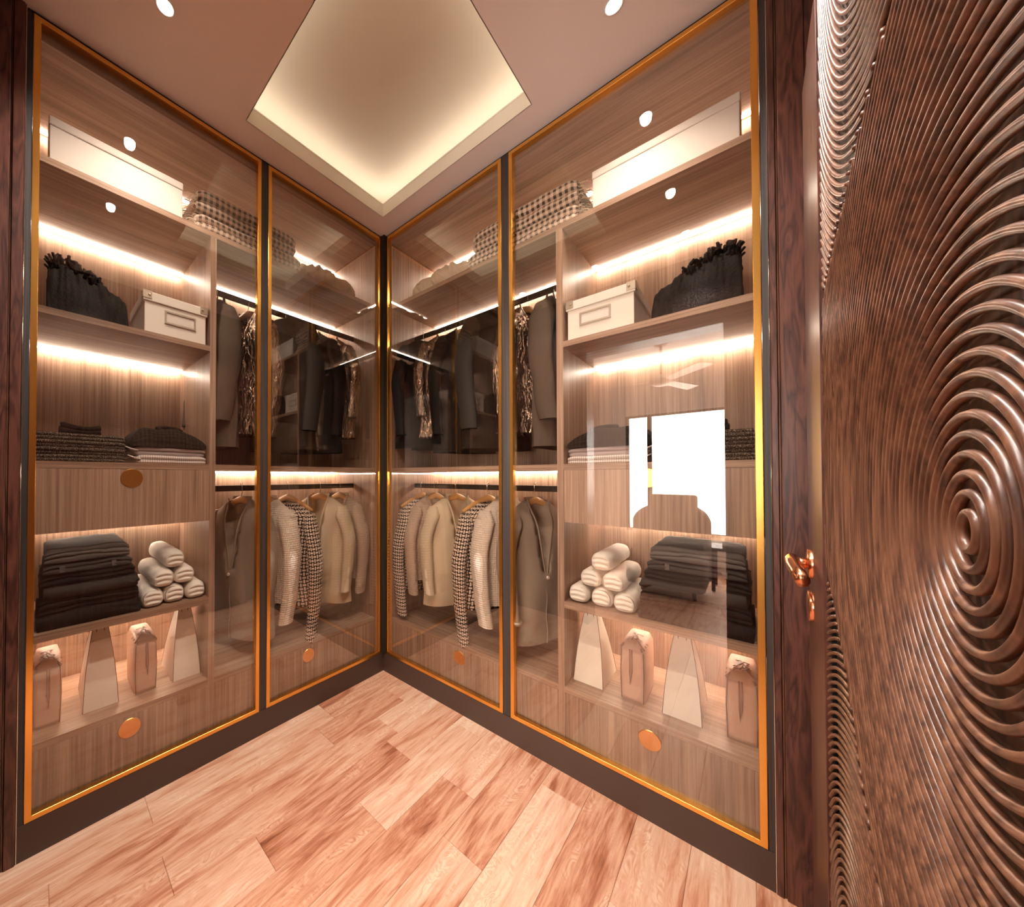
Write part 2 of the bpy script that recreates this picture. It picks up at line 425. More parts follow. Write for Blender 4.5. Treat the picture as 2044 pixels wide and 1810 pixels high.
# ------------------------------------------------------------------ wardrobes
S1, S2, S3, DRB, S4, S5 = 2.335, 1.818, 1.290, 1.042, 0.703, 0.343
TH = 0.024
DIV = {LEFT: (1.002, 1.027), RIGHT: (1.073, 1.100)}
END = {LEFT: 1.584, RIGHT: 1.694}
DOORS = {LEFT: ((0.0175, 0.7735), (0.8091, 1.5842)), RIGHT: ((0.0219, 0.8282), (0.8669, 1.6936))}
CAB = {}
for sd in (LEFT, RIGHT):
    end = END[sd]; d0, d1 = DIV[sd]; ia = 0.05
    along = 'oak_along_x' if sd.left else 'oak_along_y'
    cab = thing(sd, 'wardrobe', end / 2, DEP / 2, 0, 'oak wardrobe with gold framed glass doors along the %s side of the corner' % sd.nm, 'wardrobe', 'glass fronted wardrobes')
    CAB[sd] = cab
    oa, ob_ = end / 2, DEP / 2
    def P(name, mat, a0, a1, b0, b1, z0, z1, par=None, bevel=0.0):
        return MB().box(a0 - oa, a1 - oa, b0 - ob_, b1 - ob_, z0, z1).build(name, mat, par or cab, sd, bevel=bevel)
    F = 0.030
    P('back_panel', 'oak_upright', ia, end + 0.02, DEP, DEP + 0.02, 0.02, 2.76)
    P('side_panel', 'oak_upright', ia - 0.018, ia, F - 0.004, DEP + 0.02, 0.02, 2.76)
    P('side_panel', 'oak_upright', end + 0.001, end + 0.02, F - 0.004, DEP + 0.02, 0.02, 2.76)
    P('top_panel', along, ia, end, F - 0.004, DEP, 2.72, 2.76)
    P('divider', 'oak_upright', d0, d1, F, DEP, 0.115, S1 - TH)
    P('shelf', along, ia, end, F, DEP, S1 - TH, S1)
    P('shelf', along, d1, end, F, DEP, S2 - TH, S2)
    P('shelf', along, d1, end, F, DEP, S3 - TH, S3)
    P('shelf', along, d1, end, F + 0.01, DEP, DRB, DRB + 0.012)
    P('shelf', along, d1, end, F, DEP, S4 - TH - 0.002, S4)
    P('shelf', along, ia, d0, F, DEP, S3 - TH, S3)
    P('shelf', along, d1, end, F, DEP, S5 - TH, S5)
    P('shelf', along, ia, d0, F, DEP, S5 - TH, S5)
    def drawer(a0, a1, z0, z1, zc):
        dr = P('drawer', 'oak_upright', a0, a1, F, F + 0.02, z0, z1)
        ac = (a0 + a1) / 2
        def ds(u, v):
            th = 2 * PI * u; R = (0.034, 0.036, 0.034, 0.0)[round(v * 3)]; bb = (0, -0.002, -0.004, -0.004)[round(v * 3)]
            return (ac - oa + R * math.cos(th), F + bb - ob_, zc + R * math.sin(th))
        kn = MB().grid(ds, 32, 3, cu=True).build('pull_disc', 'gold_disc', dr, sd, smooth=False)
        tag(kn, 'flat round gold pull')
    drawer(d1 + 0.001, end - 0.001, DRB, S3 - TH - 0.001, 1.231)
    drawer(d1 + 0.001, end - 0.001, 0.115, S5 - TH - 0.001, 0.272)
    drawer(ia + 0.001, d0 - 0.001, 0.115, S5 - TH - 0.001, 0.272)
    # light strips under the shelves, tight against the back
    def strip(a0, a1, z, mt='led'):
        P('light_strip', mt, a0 + 0.002, a1 - 0.002, DEP - 0.034, DEP - 0.022, z - 0.008, z)
    strip(ia, end, 2.72); strip(d1, end, S1 - TH); strip(d1, end, S2 - TH); strip(d1, end, DRB); strip(d1, end, S4 - TH - 0.002, 'led_low')
    strip(ia, d0, S1 - TH); strip(ia, d0, S3 - TH)
    # hanging rails
    for zr in (2.175, 1.175):
        P('hanging_rail', 'black_metal', ia, d0, 0.243, 0.257, zr - 0.015, zr + 0.015, bevel=0.002)
    # dark stiles behind the doors
    for a0, a1 in ((DOORS[sd][0][1] + 0.001, DOORS[sd][1][0] - 0.001), (end + 0.0012, end + 0.0155)):
        P('stile', 'smoked_oak', a0, a1, 0.003, F - 0.005, FZ0, FZ1)
    P('top_shadow_strip', 'black_gap', 0.0, end + 0.015, 0.008, F - 0.005, FZ1 + 0.001, H - 0.001)  # black strip stands in for the thin shadow between gold frame and ceiling
    # doors: gold frame, pane
    for a0, a1 in DOORS[sd]:
        wv = 0.0175; f0, f1 = 0.0, 0.0245
        m = MB()
        A0, A1 = a0 - oa, a1 - oa; B0, B1 = f0 - ob_, f1 - ob_
        m.add([(A0, B0, FZ0), (A1, B0, FZ0), (A1, B0, FZ1), (A0, B0, FZ1), (A0 + wv, B0, FZ0 + wv), (A1 - wv, B0, FZ0 + wv), (A1 - wv, B0, FZ1 - wv), (A0 + wv, B0, FZ1 - wv),
               (A0, B1, FZ0), (A1, B1, FZ0), (A1, B1, FZ1), (A0, B1, FZ1), (A0 + wv, B1, FZ0 + wv), (A1 - wv, B1, FZ0 + wv), (A1 - wv, B1, FZ1 - wv), (A0 + wv, B1, FZ1 - wv)],
              [(i, (i + 1) % 4, (i + 1) % 4 + 4, i + 4) for i in range(4)] + [(i + 8, i + 12, (i + 1) % 4 + 12, (i + 1) % 4 + 8) for i in range(4)] +
              [(i, i + 8, (i + 1) % 4 + 8, (i + 1) % 4) for i in range(4)] + [(i + 4, (i + 1) % 4 + 4, (i + 1) % 4 + 12, i + 12) for i in range(4)])
        dr = m.build('door', 'gold', cab, sd, bevel=0.0012, segs=1)
        tag(dr, 'gold metal frame of a glass door')
        pane = MB().box(A0 + wv - 0.002, A1 - wv + 0.002, 0.0175 - ob_, 0.0215 - ob_, FZ0 + wv - 0.002, FZ1 - wv + 0.002).build('glass_pane', 'glass', dr, sd)
    # plinth
    struct(MB().box(0.0 - (0.012 if not sd.left else 0), end + 0.016, 0.0, 0.02, 0.0, FZ0 - 0.001).build('baseboard_%s' % sd.nm, 'plinth_dark', None, sd))
tag(MB().box(-0.03, 0.0165, -0.03, 0.0205, FZ0, H).build('trim_3', 'black_gap'), kind='structure')

# ------------------------------------------------------------------ walnut trims beside the wardrobes
def trim(sd, name, segs):
    root = None
    for (a0, a1, b0, mt) in segs:
        o = MB().box(a0, a1, b0, 0.06, 0.0, H).build(name if root is None else 'moulding', mt, root, sd, bevel=0.0015, segs=1)
        if root is None: root = struct(o)
    return root
trim(RIGHT, 'trim_4', [(1.7115, 1.7255, -0.004, 'walnut_trim'), (1.709, 1.7112, -0.002, 'chrome'), (1.7258, 1.7305, 0.001, 'walnut_rod'), (1.7308, 1.785, -0.006, 'walnut_trim'), (1.7853, WY - 0.001, -0.003, 'walnut_trim')])
trim(LEFT, 'trim_5', [(1.6030, 1.6285, -0.004, 'walnut_trim'), (1.5995, 1.6027, -0.002, 'chrome'), (1.6288, 1.6335, 0.001, 'walnut_rod'), (1.6338, WX - 0.001, -0.006, 'walnut_trim')])

# ------------------------------------------------------------------ carved door leaf standing open on the right
DD = 0.11
def lw3(u, v, n=0.0):      # point on the leaf: u away from the camera, v up, n out of the leaf
    return (CAM[0] - u * DD, CAM[1] + DD - n, CAM[2] + v * DD)
LX0, LX1 = 0.133, 1.34
door = MB().box(LX0, LX1, CAM[1] + DD + 0.010, CAM[1] + DD + 0.050, 0.012, 2.255).build('door_1', 'walnut_backing')
tag(door, 'open walnut door leaf carved with concentric rings of rounded rods', 'door', None, 'structure')
MB().box(0.259, 0.4165, CAM[1] + DD - 0.0045, CAM[1] + DD + 0.0105, 0.012, 2.255).build('stile', 'walnut_trim', door, bevel=0.001, segs=1)
MB().box(LX0, 0.2585, CAM[1] + DD - 0.002, CAM[1] + DD + 0.0105, 0.012, 2.255).build('stile', 'walnut_trim', door, bevel=0.001, segs=1)
def interp(pts, u):
    for (u0, v0), (u1, v1) in zip(pts, pts[1:]):
        if u <= u1 or (u1, v1) == pts[-1]: return v0 + (v1 - v0) * (u - u0) / (u1 - u0)
SU = [(5.0, 4.72), (5.64, 4.495), (7.0, 4.225), (8.3, 3.856), (9.06, 3.667), (10.14, 3.23)]
SL = [(5.5, -5.75), (6.55, -4.70), (7.44, -3.89), (8.16, -3.13), (9.2, -2.33), (10.3, -1.67)]
def region(u, v):
    if not (1.98 < u < 10.22 and -11.1 < v < 9.2): return None
    if abs(v - interp(SU, u)) < 0.05 or abs(v - interp(SL, u)) < 0.05: return None
    if v > interp(SU, u): return 'up'
    if v < interp(SL, u): return 'low'
    return 'mid'
RINGS = [('mid', 4.20, -0.352, 0.120, 0.126, 0.031), ('up', 5.41, 9.26, 0.113, 0.120, 0.031), ('low', 7.72, -8.30, 0.110, 0.117, 0.031)]
for reg, u0, v0, r0, pitch, rr in RINGS:
    k = 0
    while True:
        r = r0 + pitch * k; k += 1
        if r > 12.5 or (reg != 'mid' and r > 8.3): break
        nseg = max(40, min(420, int(2 * PI * r / 0.075)))
        pts = [(u0 + r * math.cos(2 * PI * i / nseg), v0 + r * math.sin(2 * PI * i / nseg)) for i in range(nseg)]
        ins = [region(u, v) == reg for u, v in pts]
        m = MB()
        if all(ins):
            m.tube([lw3(u, v) for u, v in pts], rr * DD, 8, closed=True, up=(0, 1, 0))
        elif any(ins):
            s = next(i for i in range(nseg) if ins[i] and not ins[i - 1])
            run = []
            for q in range(nseg + 1):
                i = (s + q) % nseg
                if ins[i] and q < nseg: run.append(lw3(*pts[i]))
                else:
                    if len(run) > 2: m.tube(run, rr * DD, 8, up=(0, 1, 0))
                    run = []
        if m.v: m.build('carved_rod', 'walnut_rod', door, smooth=True, fix=False)
MB().box(0.4166, 0.428, CAM[1] + DD + 0.004, CAM[1] + DD + 0.0105, 0.012, 2.255).build('shadow_gap', 'black_gap', door)
# lever handle and lock rose on the stile
ys = CAM[1] + DD - 0.002
def yrose(par, name, x, z, R, T, key=False):
    def fn(u, v):
        a = 2 * PI * u; rad, d = ((R, 0), (R, T * 0.85), (R * 0.95, T), (0.0, T))[round(v * 3)]
        return (x + rad * math.cos(a), ys - d, z + rad * math.sin(a))
    o = MB().grid(fn, 36, 3, cu=True).build(name, 'bronze', par, bevel=0)
    for p in o.data.polygons: p.use_smooth = True
    if key: MB().box(x - 0.0015, x + 0.0015, ys - T - 0.0004, ys - T + 0.001, z - 0.012, z + 0.012).build('keyhole', 'black_gap', o)
    return o
hd = yrose(door, 'handle', 0.206, 1.021, 0.036, 0.0085)
tag(hd, 'copper coloured lever handle on a round rose')
m = MB().tube([(0.206, ys - 0.008, 1.021), (0.206, ys - 0.016, 1.021), (0.206, ys - 0.033, 1.022)], 0.013, 16)
m.build('neck', 'bronze', hd, smooth=True)
MB().tube([(0.195, ys - 0.029, 1.026), (0.208, ys - 0.033, 1.025), (0.24, ys - 0.032, 1.018), (0.28, ys - 0.028, 1.009), (0.325, ys - 0.024, 1.0)], [0.008, 0.0135, 0.0135, 0.0125, 0.012], 16, flat=1.35).build('lever', 'bronze', hd, smooth=True)
yrose(door, 'lock_rose', 0.206, 0.917, 0.037, 0.0085, True)

# ------------------------------------------------------------------ soft goods
def nz(x, y, z, s=0.0): return noise.noise(Vector((x + s * 3.17, y - s * 1.73, z + s * 0.91)))
def folded(sd, name, a0, a1, b0, b1, z0, T, mat, label, cat, group=None, axis='v', seed=0.0, amp=0.004, layers=2, droop=0.0, par=None, uvs=1.0):
    """cloth folded over itself: a ribbon doubled back on a rounded fold, swept along the other axis"""
    L = (a1 - a0) if axis == 'v' else (b1 - b0)        # sweep length
    Dp = (b1 - b0) if axis == 'v' else (a1 - a0)       # fold depth
    lt = T / layers
    prof = []
    # outer outline: bottom back -> front fold(s) -> top back, with creases between the layers
    def arc(cx, cz, r, t0, t1, n):
        return [(cx + r * math.cos(t0 + (t1 - t0) * i / n), cz + r * math.sin(t0 + (t1 - t0) * i / n)) for i in range(n + 1)]
    nst = 10
    for i in range(nst): prof.append((Dp - (Dp - lt * 0.5) * i / nst, 0.0))
    for k in range(layers):
        r = lt * 0.5; off = 0.004 * math.sin(seed * 5 + k * 2.1)
        prof += [(p[0] + off * (p[0] < r * 0.8), p[1]) for p in arc(r, lt * k + r, r, -PI / 2, -3 * PI / 2, 8)]
        if k < layers - 1: prof.append((r * 1.5, lt * (k + 1)))
    for i in range(1, nst + 1): prof.append((lt * 0.5 + (Dp - lt * 0.5) * i / nst, T))
    n2 = len(prof); per = [0.0]
    for p, q in zip(prof, prof[1:]): per.append(per[-1] + math.hypot(q[0] - p[0], q[1] - p[1]))
    NL = 26
    def fn(i, j):
        d, w_ = prof[min(n2 - 1, round(i * (n2 - 1)))]; s = j * L
        edge = min(1.0, min(j, 1 - j) * 14) ** 0.5
        k = nz(s * 9, d * 9, w_ * 20, seed); k2 = nz(s * 26, d * 26, w_ * 40, seed + 4)
        w2 = w_ * (0.80 + 0.20 * edge) + (amp * (k + 0.4 * k2) if w_ > 0.1 * T else 0.0) * 1.0
        d2 = d + amp * 1.5 * nz(s * 7, 3.0, w_ * 30, seed + 9) + (0.006 * nz(s * 4, 1.0, 2.0, seed + 2))
        w2 -= droop * (w_ / T) * (abs(j - 0.45) * 2) ** 2
        s2 = s + 0.004 * nz(d * 12, w_ * 40, 5.0, seed)
        w2 = max(0.0, w2)
        return (s2, d2, w2) if axis == 'v' else (d2, s2, w2)
    m = MB().grid(fn, n2 - 1, NL, uvfn=lambda i, j: (j * L * uvs, per[min(n2 - 1, round(i * (n2 - 1)))] * uvs))
    # close the ends and the back
    c0 = list(range(0, n2)); c1 = list(range(NL * n2, NL * n2 + n2))
    m.f.append(tuple(c0)); m.f.append(tuple(reversed(c1)))
    for j in range(NL): m.f.append((j * n2, (j + 1) * n2, (j + 1) * n2 + n2 - 1, j * n2 + n2 - 1))
    ob = m.build(name, mat, par, sd, smooth=True)
    if par is None:
        ob.location = sd.d(a0, b0, z0)
        tag(ob, label, cat, group)
    return ob
def amap(sd, a):           # same layout on both sides, the right bays are a little wider
    if sd.left: return a
    return 1.100 + (a - 1.027) * (0.594 / 0.557) if a > 1.0 else 0.05 + (a - 0.05) * 1.075
def crease(o): return o

for sd in (LEFT, RIGHT):
    S = sd.nm; A = lambda a: amap(sd, a)
    # ---- long white box on the top shelf
    a0, a1 = A(1.133), A(1.546); wd = a1 - a0
    t = thing(sd, 'storage_box', a0, 0.045, S1 + 0.0005, 'long plain white lidded box on the top shelf of the %s wardrobe' % S, 'box', 'long white boxes')
    MB().box(0.002, wd - 0.002, 0.002, 0.30, 0, 0.128).build('body', 'white_card', t, sd, bevel=0.003)
    MB().box(0, wd, 0, 0.302, 0.1285, 0.160).build('lid', 'white_card', t, sd, bevel=0.004)
    MB().box(wd, wd + 0.002, 0.002, 0.010, 0.0, 0.128).build('edge_trim', 'gold', t, sd)
    # ---- two plaid throws folded on the top shelf
    for k, (zz, TT, ll) in enumerate(((S1 + 0.0005, 0.086, 'lower'), (S1 + 0.088, 0.108, 'upper'))):
        p0, p1 = A(0.60 - 0.03 * (1 - k)), A(1.078)
        th = thing(sd, 'plaid_throw', p0, 0.05, zz, 'brown and cream gingham throw, %s of the folded pair in the %s wardrobe' % (ll, S), 'blanket', 'folded gingham throws')
        folded(sd, 'folded_cloth', 0, p1 - p0, 0, 0.34 - 0.03 * k, 0, TT, 'gingham_blanket', None, None, seed=11 + k, amp=0.006, par=th)
        m = MB(); r2 = random.Random(5 + k)
        for q in range(46):
            bb = 0.01 + 0.30 * r2.random(); zz2 = TT * (0.1 + 0.85 * r2.random()); ln = 0.018 + 0.022 * r2.random(); a_ = p1 - p0
            m.tube([(a_ - 0.004, bb, zz2), (a_ + ln * 0.5, bb + 0.01 * (r2.random() - 0.5), zz2 - 0.004), (a_ + ln, bb + 0.02 * (r2.random() - 0.5), max(0.002, zz2 - 0.03 * r2.random()))], [0.0018, 0.0016, 0.001], 4)
        m.build('fringe', 'cream_cloth', th, sd, smooth=True)['kind'] = 'stuff'
    # ---- rumpled cream cloth near the corner
    q0, q1 = A(0.14), A(0.55)
    def rum(u, v):
        x = u * (q1 - q0); th = 2 * PI * v
        e = min(1.0, u * 4.5 + 0.02, (1 - u) * 9 + 0.02) ** 0.5
        r = 0.066 * e * (1 + 0.10 * math.sin(u * 11 + 1) + 0.05 * math.sin(u * 27))
        r -= 0.013 * e * abs(nz(x * 26 + 0.6 * math.sin(th), math.cos(th) * 0.9, math.sin(th) * 0.9, 23)) * 2
        r += 0.008 * nz(x * 60, math.cos(th) * 2, math.sin(th) * 2, 29)
        yy = 0.085 + 1.25 * r * math.cos(th); zz = 0.062 + r * math.sin(th) * (1.0 if math.sin(th) > 0 else 0.95)
        return (x, yy, max(0, zz))
    o = MB().grid(rum, 70, 30).build('rumpled_cloth', 'cream_cloth', None, sd, smooth=True)
    o.location = sd.d(q0, 0.05, S1 + 0.0005)
    tag(o, 'crumpled cream cloth at the corner end of the top shelf in the %s wardrobe' % S, 'cloth', 'crumpled cream cloths')
    # ---- black throw with a shaggy fringe
    f0, f1 = A(1.318), A(1.545); fw = f1 - f0
    th = thing(sd, 'fringed_throw', f0, 0.06, S2 + 0.0005, 'black shaggy fringed throw folded beside the white file box in the %s wardrobe' % S, 'blanket', 'black fringed throws')
    def hump(u, v):
        ang = v * PI; x = u * fw
        e = min(1.0, min(u * 5 + 0.25, (1 - u) * 12 + 0.2)) ** 0.5
        top = (0.108 + 0.075 * min(1, u * 1.6)) * (0.72 + 0.28 * e)
        yy = 0.15 - 0.15 * math.cos(ang) * (1.0); zz = top * min(1.0, math.sin(ang) * 1.7) ** 0.7
        k = 0.0022 * math.sin(x * 330 + 3 * nz(x * 20, yy * 10, zz * 10, 3)) * math.sin(ang) ** 0.5 + 0.010 * nz(x * 30, yy * 30, zz * 30, 31)
        return (x + 0.004 * nz(yy * 30, zz * 30, 1, 5), yy - k, max(0, zz + k * (zz > 0.02)))
    m = MB().grid(hump, 60, 30); n_ = 61
    m.f.append(tuple(j * n_ for j in range(31))); m.f.append(tuple(reversed([j * n_ + 60 for j in range(31)])))
    m.build('folded_cloth', 'black_fur', th, sd, smooth=True)
    m = MB(); r2 = random.Random(9)
    for q in range(170):
        uu = 0.36 + 0.62 * r2.random(); vv = 0.16 + 0.44 * r2.random()
        x, yy, zz = hump(uu, vv); ln = 0.022 + 0.022 * r2.random()
        dx, dy = (r2.random() - 0.45) * 0.034, (r2.random() - 0.5) * 0.034
        m.tube([(x, yy, zz - 0.006), (x + dx * 0.4, yy + dy * 0.3, zz + ln * 0.6), (x + dx, yy + dy, zz + ln * (0.6 + 0.4 * r2.random()))], [0.0062, 0.0058, 0.0042], 6)
    m.build('fringe', 'black_fur', th, sd, smooth=True)['kind'] = 'stuff'
    # ---- white file box with label holder
    b0, b1 = A(1.034), A(1.272); bw = b1 - b0
    th = thing(sd, 'file_box', b0, 0.045, S2 + 0.0005, 'white lidded file box with metal label holder in the %s wardrobe' % S, 'box', 'white file boxes')
    MB().box(0.006, bw - 0.006, 0.006, 0.30, 0, 0.135).build('body', 'file_card', th, sd, bevel=0.0015)
    MB().box(0, bw, 0, 0.306, 0.130, 0.168).build('lid', 'file_card', th, sd, bevel=0.002)
    xc, zc = bw * 0.44, 0.082
    lab = MB()
    for q in ((xc - 0.058, xc + 0.058, zc + 0.020, zc + 0.027), (xc - 0.058, xc + 0.058, zc - 0.027, zc - 0.020), (xc - 0.058, xc - 0.051, zc - 0.020, zc + 0.020), (xc + 0.051, xc + 0.058, zc - 0.020, zc + 0.020)):
        lab.box(q[0], q[1], 0.001, 0.007, q[2], q[3])
    lh = lab.build('label_holder', 'steel_label', th, sd); MB().box(xc - 0.051, xc + 0.051, 0.0045, 0.0062, zc - 0.02, zc + 0.02).build('label_card', 'white_card', lh, sd)
    for xx in (0.0, bw):
        sgn = 1 if xx == 0 else -1
        cf = MB().box(min(xx - sgn * 0.002, xx + sgn * 0.030), max(xx - sgn * 0.002, xx + sgn * 0.030), -0.002, 0.0, 0.138, 0.170).box(min(xx - sgn * 0.002, xx), max(xx - sgn * 0.002, xx), -0.002, 0.030, 0.138, 0.170).build('corner_fitting', 'steel_label', th, sd, bevel=0.0006, segs=1)
        for (px, py) in ((xx + sgn * 0.021, -0.002), ):
            m = MB().tube([(px, -0.001, 0.154), (px, -0.006, 0.154)], [0.005, 0.004], 12); m.build('rivet', 'steel_label', cf, sd, smooth=True)
    # ---- tweed throws, four high, and the sweater lying on them
    for k, od in enumerate(('bottom', 'second lowest', 'second highest', 'top')):
        folded(sd, 'tweed_throw', A(1.325), A(1.578), 0.05, 0.36, S3 + 0.0005 + k * 0.0258, 0.0250, 'tweed', 'dark speckled tweed throw, %s one of the four stacked in the %s wardrobe' % (od, S), 'blanket', 'folded tweed throws', seed=41 + k, amp=0.0012)
    folded(sd, 'folded_sweater', A(1.392), A(1.505), 0.10, 0.30, S3 + 0.1050, 0.030, 'black_knit', 'small black top lying on the tweed stack in the %s wardrobe' % S, 'sweater', 'black tops on the tweed', seed=51, amp=0.003, droop=-0.014)
    # ---- shirts and checked sweater
    for k, (mt, ll) in enumerate((('gingham_shirt', 'pale checked shirt folded at the bottom of the shirt stack'), ('lilac_linen', 'plain grey lilac shirt folded in the middle of the shirt stack'))):
        s = folded(sd, 'folded_shirt', A(1.036), A(1.285 + 0.008 * k), 0.06 + 0.004 * k, 0.36, S3 + 0.0005 + k * 0.034, 0.033, mt, '%s in the %s wardrobe' % (ll, S), 'shirt', 'folded pale shirts', seed=61 + k, amp=0.0022)
        cw = A(1.285 + 0.008 * k) - A(1.036)
        MB().tube([(cw - 0.01, -0.004 + 0.0, 0.016), (cw + 0.012, -0.006, 0.022), (cw + 0.028, 0.004, 0.031)], [0.009, 0.007, 0.004], 8, flat=0.5).build('collar_tip', mt, s, sd, smooth=True)
    def sw(u, v):
        ang = v * PI; x = u * (A(1.30) - A(1.034))
        e = min(1.0, (1 - u) * 6 + 0.25, u * 2.4 + 0.12) ** 0.55
        zz = 0.078 * e * min(1.0, math.sin(ang) * 1.9) ** 0.6; yy = 0.15 - 0.155 * math.cos(ang)
        k = 0.006 * nz(x * 18, yy * 18, zz * 18, 71)
        return (x, yy + k, max(0, zz + k * (zz > 0.02)))
    m = MB().grid(sw, 40, 24, uvfn=lambda u, v: (u * 0.26, v * 0.42)); n_ = 41
    m.f.append(tuple(j * n_ for j in range(25))); m.f.append(tuple(reversed([j * n_ + 40 for j in range(25)])))
    o = m.build('folded_sweater', 'dark_check', None, sd, smooth=True); o.location = sd.d(A(1.034), 0.055, S3 + 0.0690)
    tag(o, 'thick dark checked sweater on top of the shirt stack in the %s wardrobe' % S, 'sweater', 'dark checked sweaters')
    MB().tube([(0.095, 0.02, 0.070), (0.11, 0.055, 0.082), (0.14, 0.075, 0.086), (0.17, 0.06, 0.082), (0.18, 0.02, 0.070)], 0.011, 8).build('collar', 'black_knit', o, sd, smooth=True)
    # ---- dark trousers
    zc = S4 + 0.0005
    JE = [(1.270, 1.560, 0.050, 'black_denim', 'u', 'black trousers at the very bottom of the trouser stack'), (1.274, 1.556, 0.046, 'black_denim', 'v', 'black jeans lying second from the bottom of the trouser stack'),
          (1.280, 1.550, 0.046, 'charcoal_denim', 'u', 'charcoal jeans in the middle of the trouser stack'), (1.288, 1.556, 0.034, 'black_denim', 'v', 'thin black trousers just under the grey ones in the trouser stack'),
          (1.300, 1.548, 0.032, 'charcoal_denim', 'v', 'charcoal trousers with belt loops second from the trouser stack top'), (1.306, 1.545, 0.052, 'grey_denim', 'v', 'thick grey trousers crowning the trouser stack')]
    for k, (j0, j1, T, mt, ax, ll) in enumerate(JE):
        o = folded(sd, 'folded_trousers', A(j0), A(j1), 0.055 + 0.012 * ((k * 3) % 4) / 3, 0.36, zc, T, mt, '%s in the %s wardrobe' % (ll, S), 'trousers', 'folded dark trousers', axis=ax, seed=81 + k * 1.3, amp=0.0085, layers=3 if T > 0.045 else 2, droop=0.004 if k > 2 else 0.0)
        if k == 4:
            ww = A(j1) - A(j0)
            for fx in (0.22, 0.80):
                MB().box(ww * fx - 0.007, ww * fx + 0.007, -0.004, 0.0, 0.004, 0.026).build('belt_loop', 'grey_denim', o, sd, bevel=0.001, segs=1)
        zc += T + 0.0035
    # ---- rolled towels, three, two, one
    TW = [(1.100, 0, 'bottom row, nearest the divider'), (1.180, 0, 'bottom row, middle one'), (1.258, 0, 'bottom row, nearest the trousers'), (1.142, 1, 'middle row, nearer the divider'), (1.222, 1, 'middle row, nearer the trousers'), (1.180, 2, 'topmost one')]
    for k, (ac, rw, ll) in enumerate(TW):
        ac = ac - 0.032
        hw, hh, Ld = 0.0385, 0.072, 0.33
        def prof(th):
            c, s_ = math.cos(th), math.sin(th)
            x = hw * math.copysign(abs(c) ** 0.72, c); z = hh * 0.5 * (1 + math.copysign(abs(s_) ** (0.95 if s_ > 0 else 0.6), s_))
            return x * (1 - 0.06 * (s_ > 0) * s_), z
        def roll(u, v):
            x, z = prof(2 * PI * u); yy = v * Ld
            e = min(1.0, 0.86 + v * 5, 0.86 + (1 - v) * 4)
            k2 = 0.0022 * nz(x * 40, yy * 14, z * 40, 90 + k) + 0.0016 * math.sin(yy * 60 + k)
            return ((x + k2) * e, yy, (z - hh / 2) * e + hh / 2 + (k2 if z > 0.01 else 0))
        m = MB().grid(roll, 36, 22, cu=True)
        def cap(u, v):
            x, z = prof(2 * PI * u); zz = (z - hh / 2) * v * 0.86 + hh / 2; xx = x * v * 0.86
            g = abs(math.sin(3.6 * PI * (zz / hh - 0.16 * (1 - (xx / hw) ** 2)) + 0.3))
            return (xx, -0.013 * (1 - v ** 6) * g ** 0.7 - 0.001, zz)
        m.grid(cap, 40, 16, cu=True)
        o = m.build('rolled_towel', 'towel', None, sd, smooth=True)
        o.location = sd.d(A(ac), 0.062 + 0.008 * (k % 2), S4 + 0.0005 + rw * 0.0735)
        tag(o, 'rolled white towel of the %s wardrobe pyramid, %s' % (S, ll), 'towel', 'white towel pyramid in the %s wardrobe' % S)
    # ---- gift bags on the lowest shelf
    for k, (g0, g1) in enumerate(((1.033, 1.141), (1.329, 1.436))):
        g0, g1 = A(g0), A(g1); gw = g1 - g0; gd, gh = 0.215, 0.318
        th = thing(sd, 'gift_bag', g0, 0.115, S5 + 0.0005, ('white tapering gift bag beside the divider in the %s wardrobe' if k == 0 else 'white tapering gift bag between the two tied kraft boxes in the %s wardrobe') % S, 'gift bag', 'white tapering gift bags')
        tw, ty = 0.020, 0.018
        base = [(0, 0, 0), (gw, 0, 0), (gw, gd, 0), (0, gd, 0)]; cx, cy = gw * 0.5, gd * 0.30
        top = [(cx - tw, cy - ty, gh), (cx + tw, cy - ty, gh), (cx + tw, cy + ty, gh), (cx - tw, cy + ty, gh)]
        def lerp(p, q, t): return tuple(p[i] + (q[i] - p[i]) * t for i in range(3))
        lv = []
        for j in range(7):
            t_ = j / 6; ring_ = [lerp(base[i], top[i], t_) for i in range(4)]
            bul = 0.006 * math.sin(PI * t_)
            lv.append([(p[0] + (bul if i in (1, 2) else -bul), p[1], p[2]) for i, p in enumerate(ring_)])
        m = MB(); vs = [p for r_ in lv for p in r_]
        m.add(vs, [(3, 2, 1, 0), (24, 25, 26, 27)] + [(j * 4 + i, j * 4 + (i + 1) % 4, j * 4 + 4 + (i + 1) % 4, j * 4 + 4 + i) for j in range(6) for i in range(4)])
        m.build('bag', 'bag_white', th, sd)
        m = MB()
        for i in range(4): m.tube([r_[i] for r_ in lv], 0.0011, 5)
        m.build('edge_piping', 'seam_brown', th, sd)
        MB().tube([(cx - 0.012, cy - ty - 0.002, gh - 0.006), (cx - 0.012, cy - ty - 0.005, gh - 0.05), (cx, cy - ty - 0.008, gh - 0.066), (cx + 0.012, cy - ty - 0.005, gh - 0.05), (cx + 0.012, cy - ty - 0.002, gh - 0.006)], 0.0016, 6).build('cord_handle', 'seam_brown', th, sd, smooth=True)
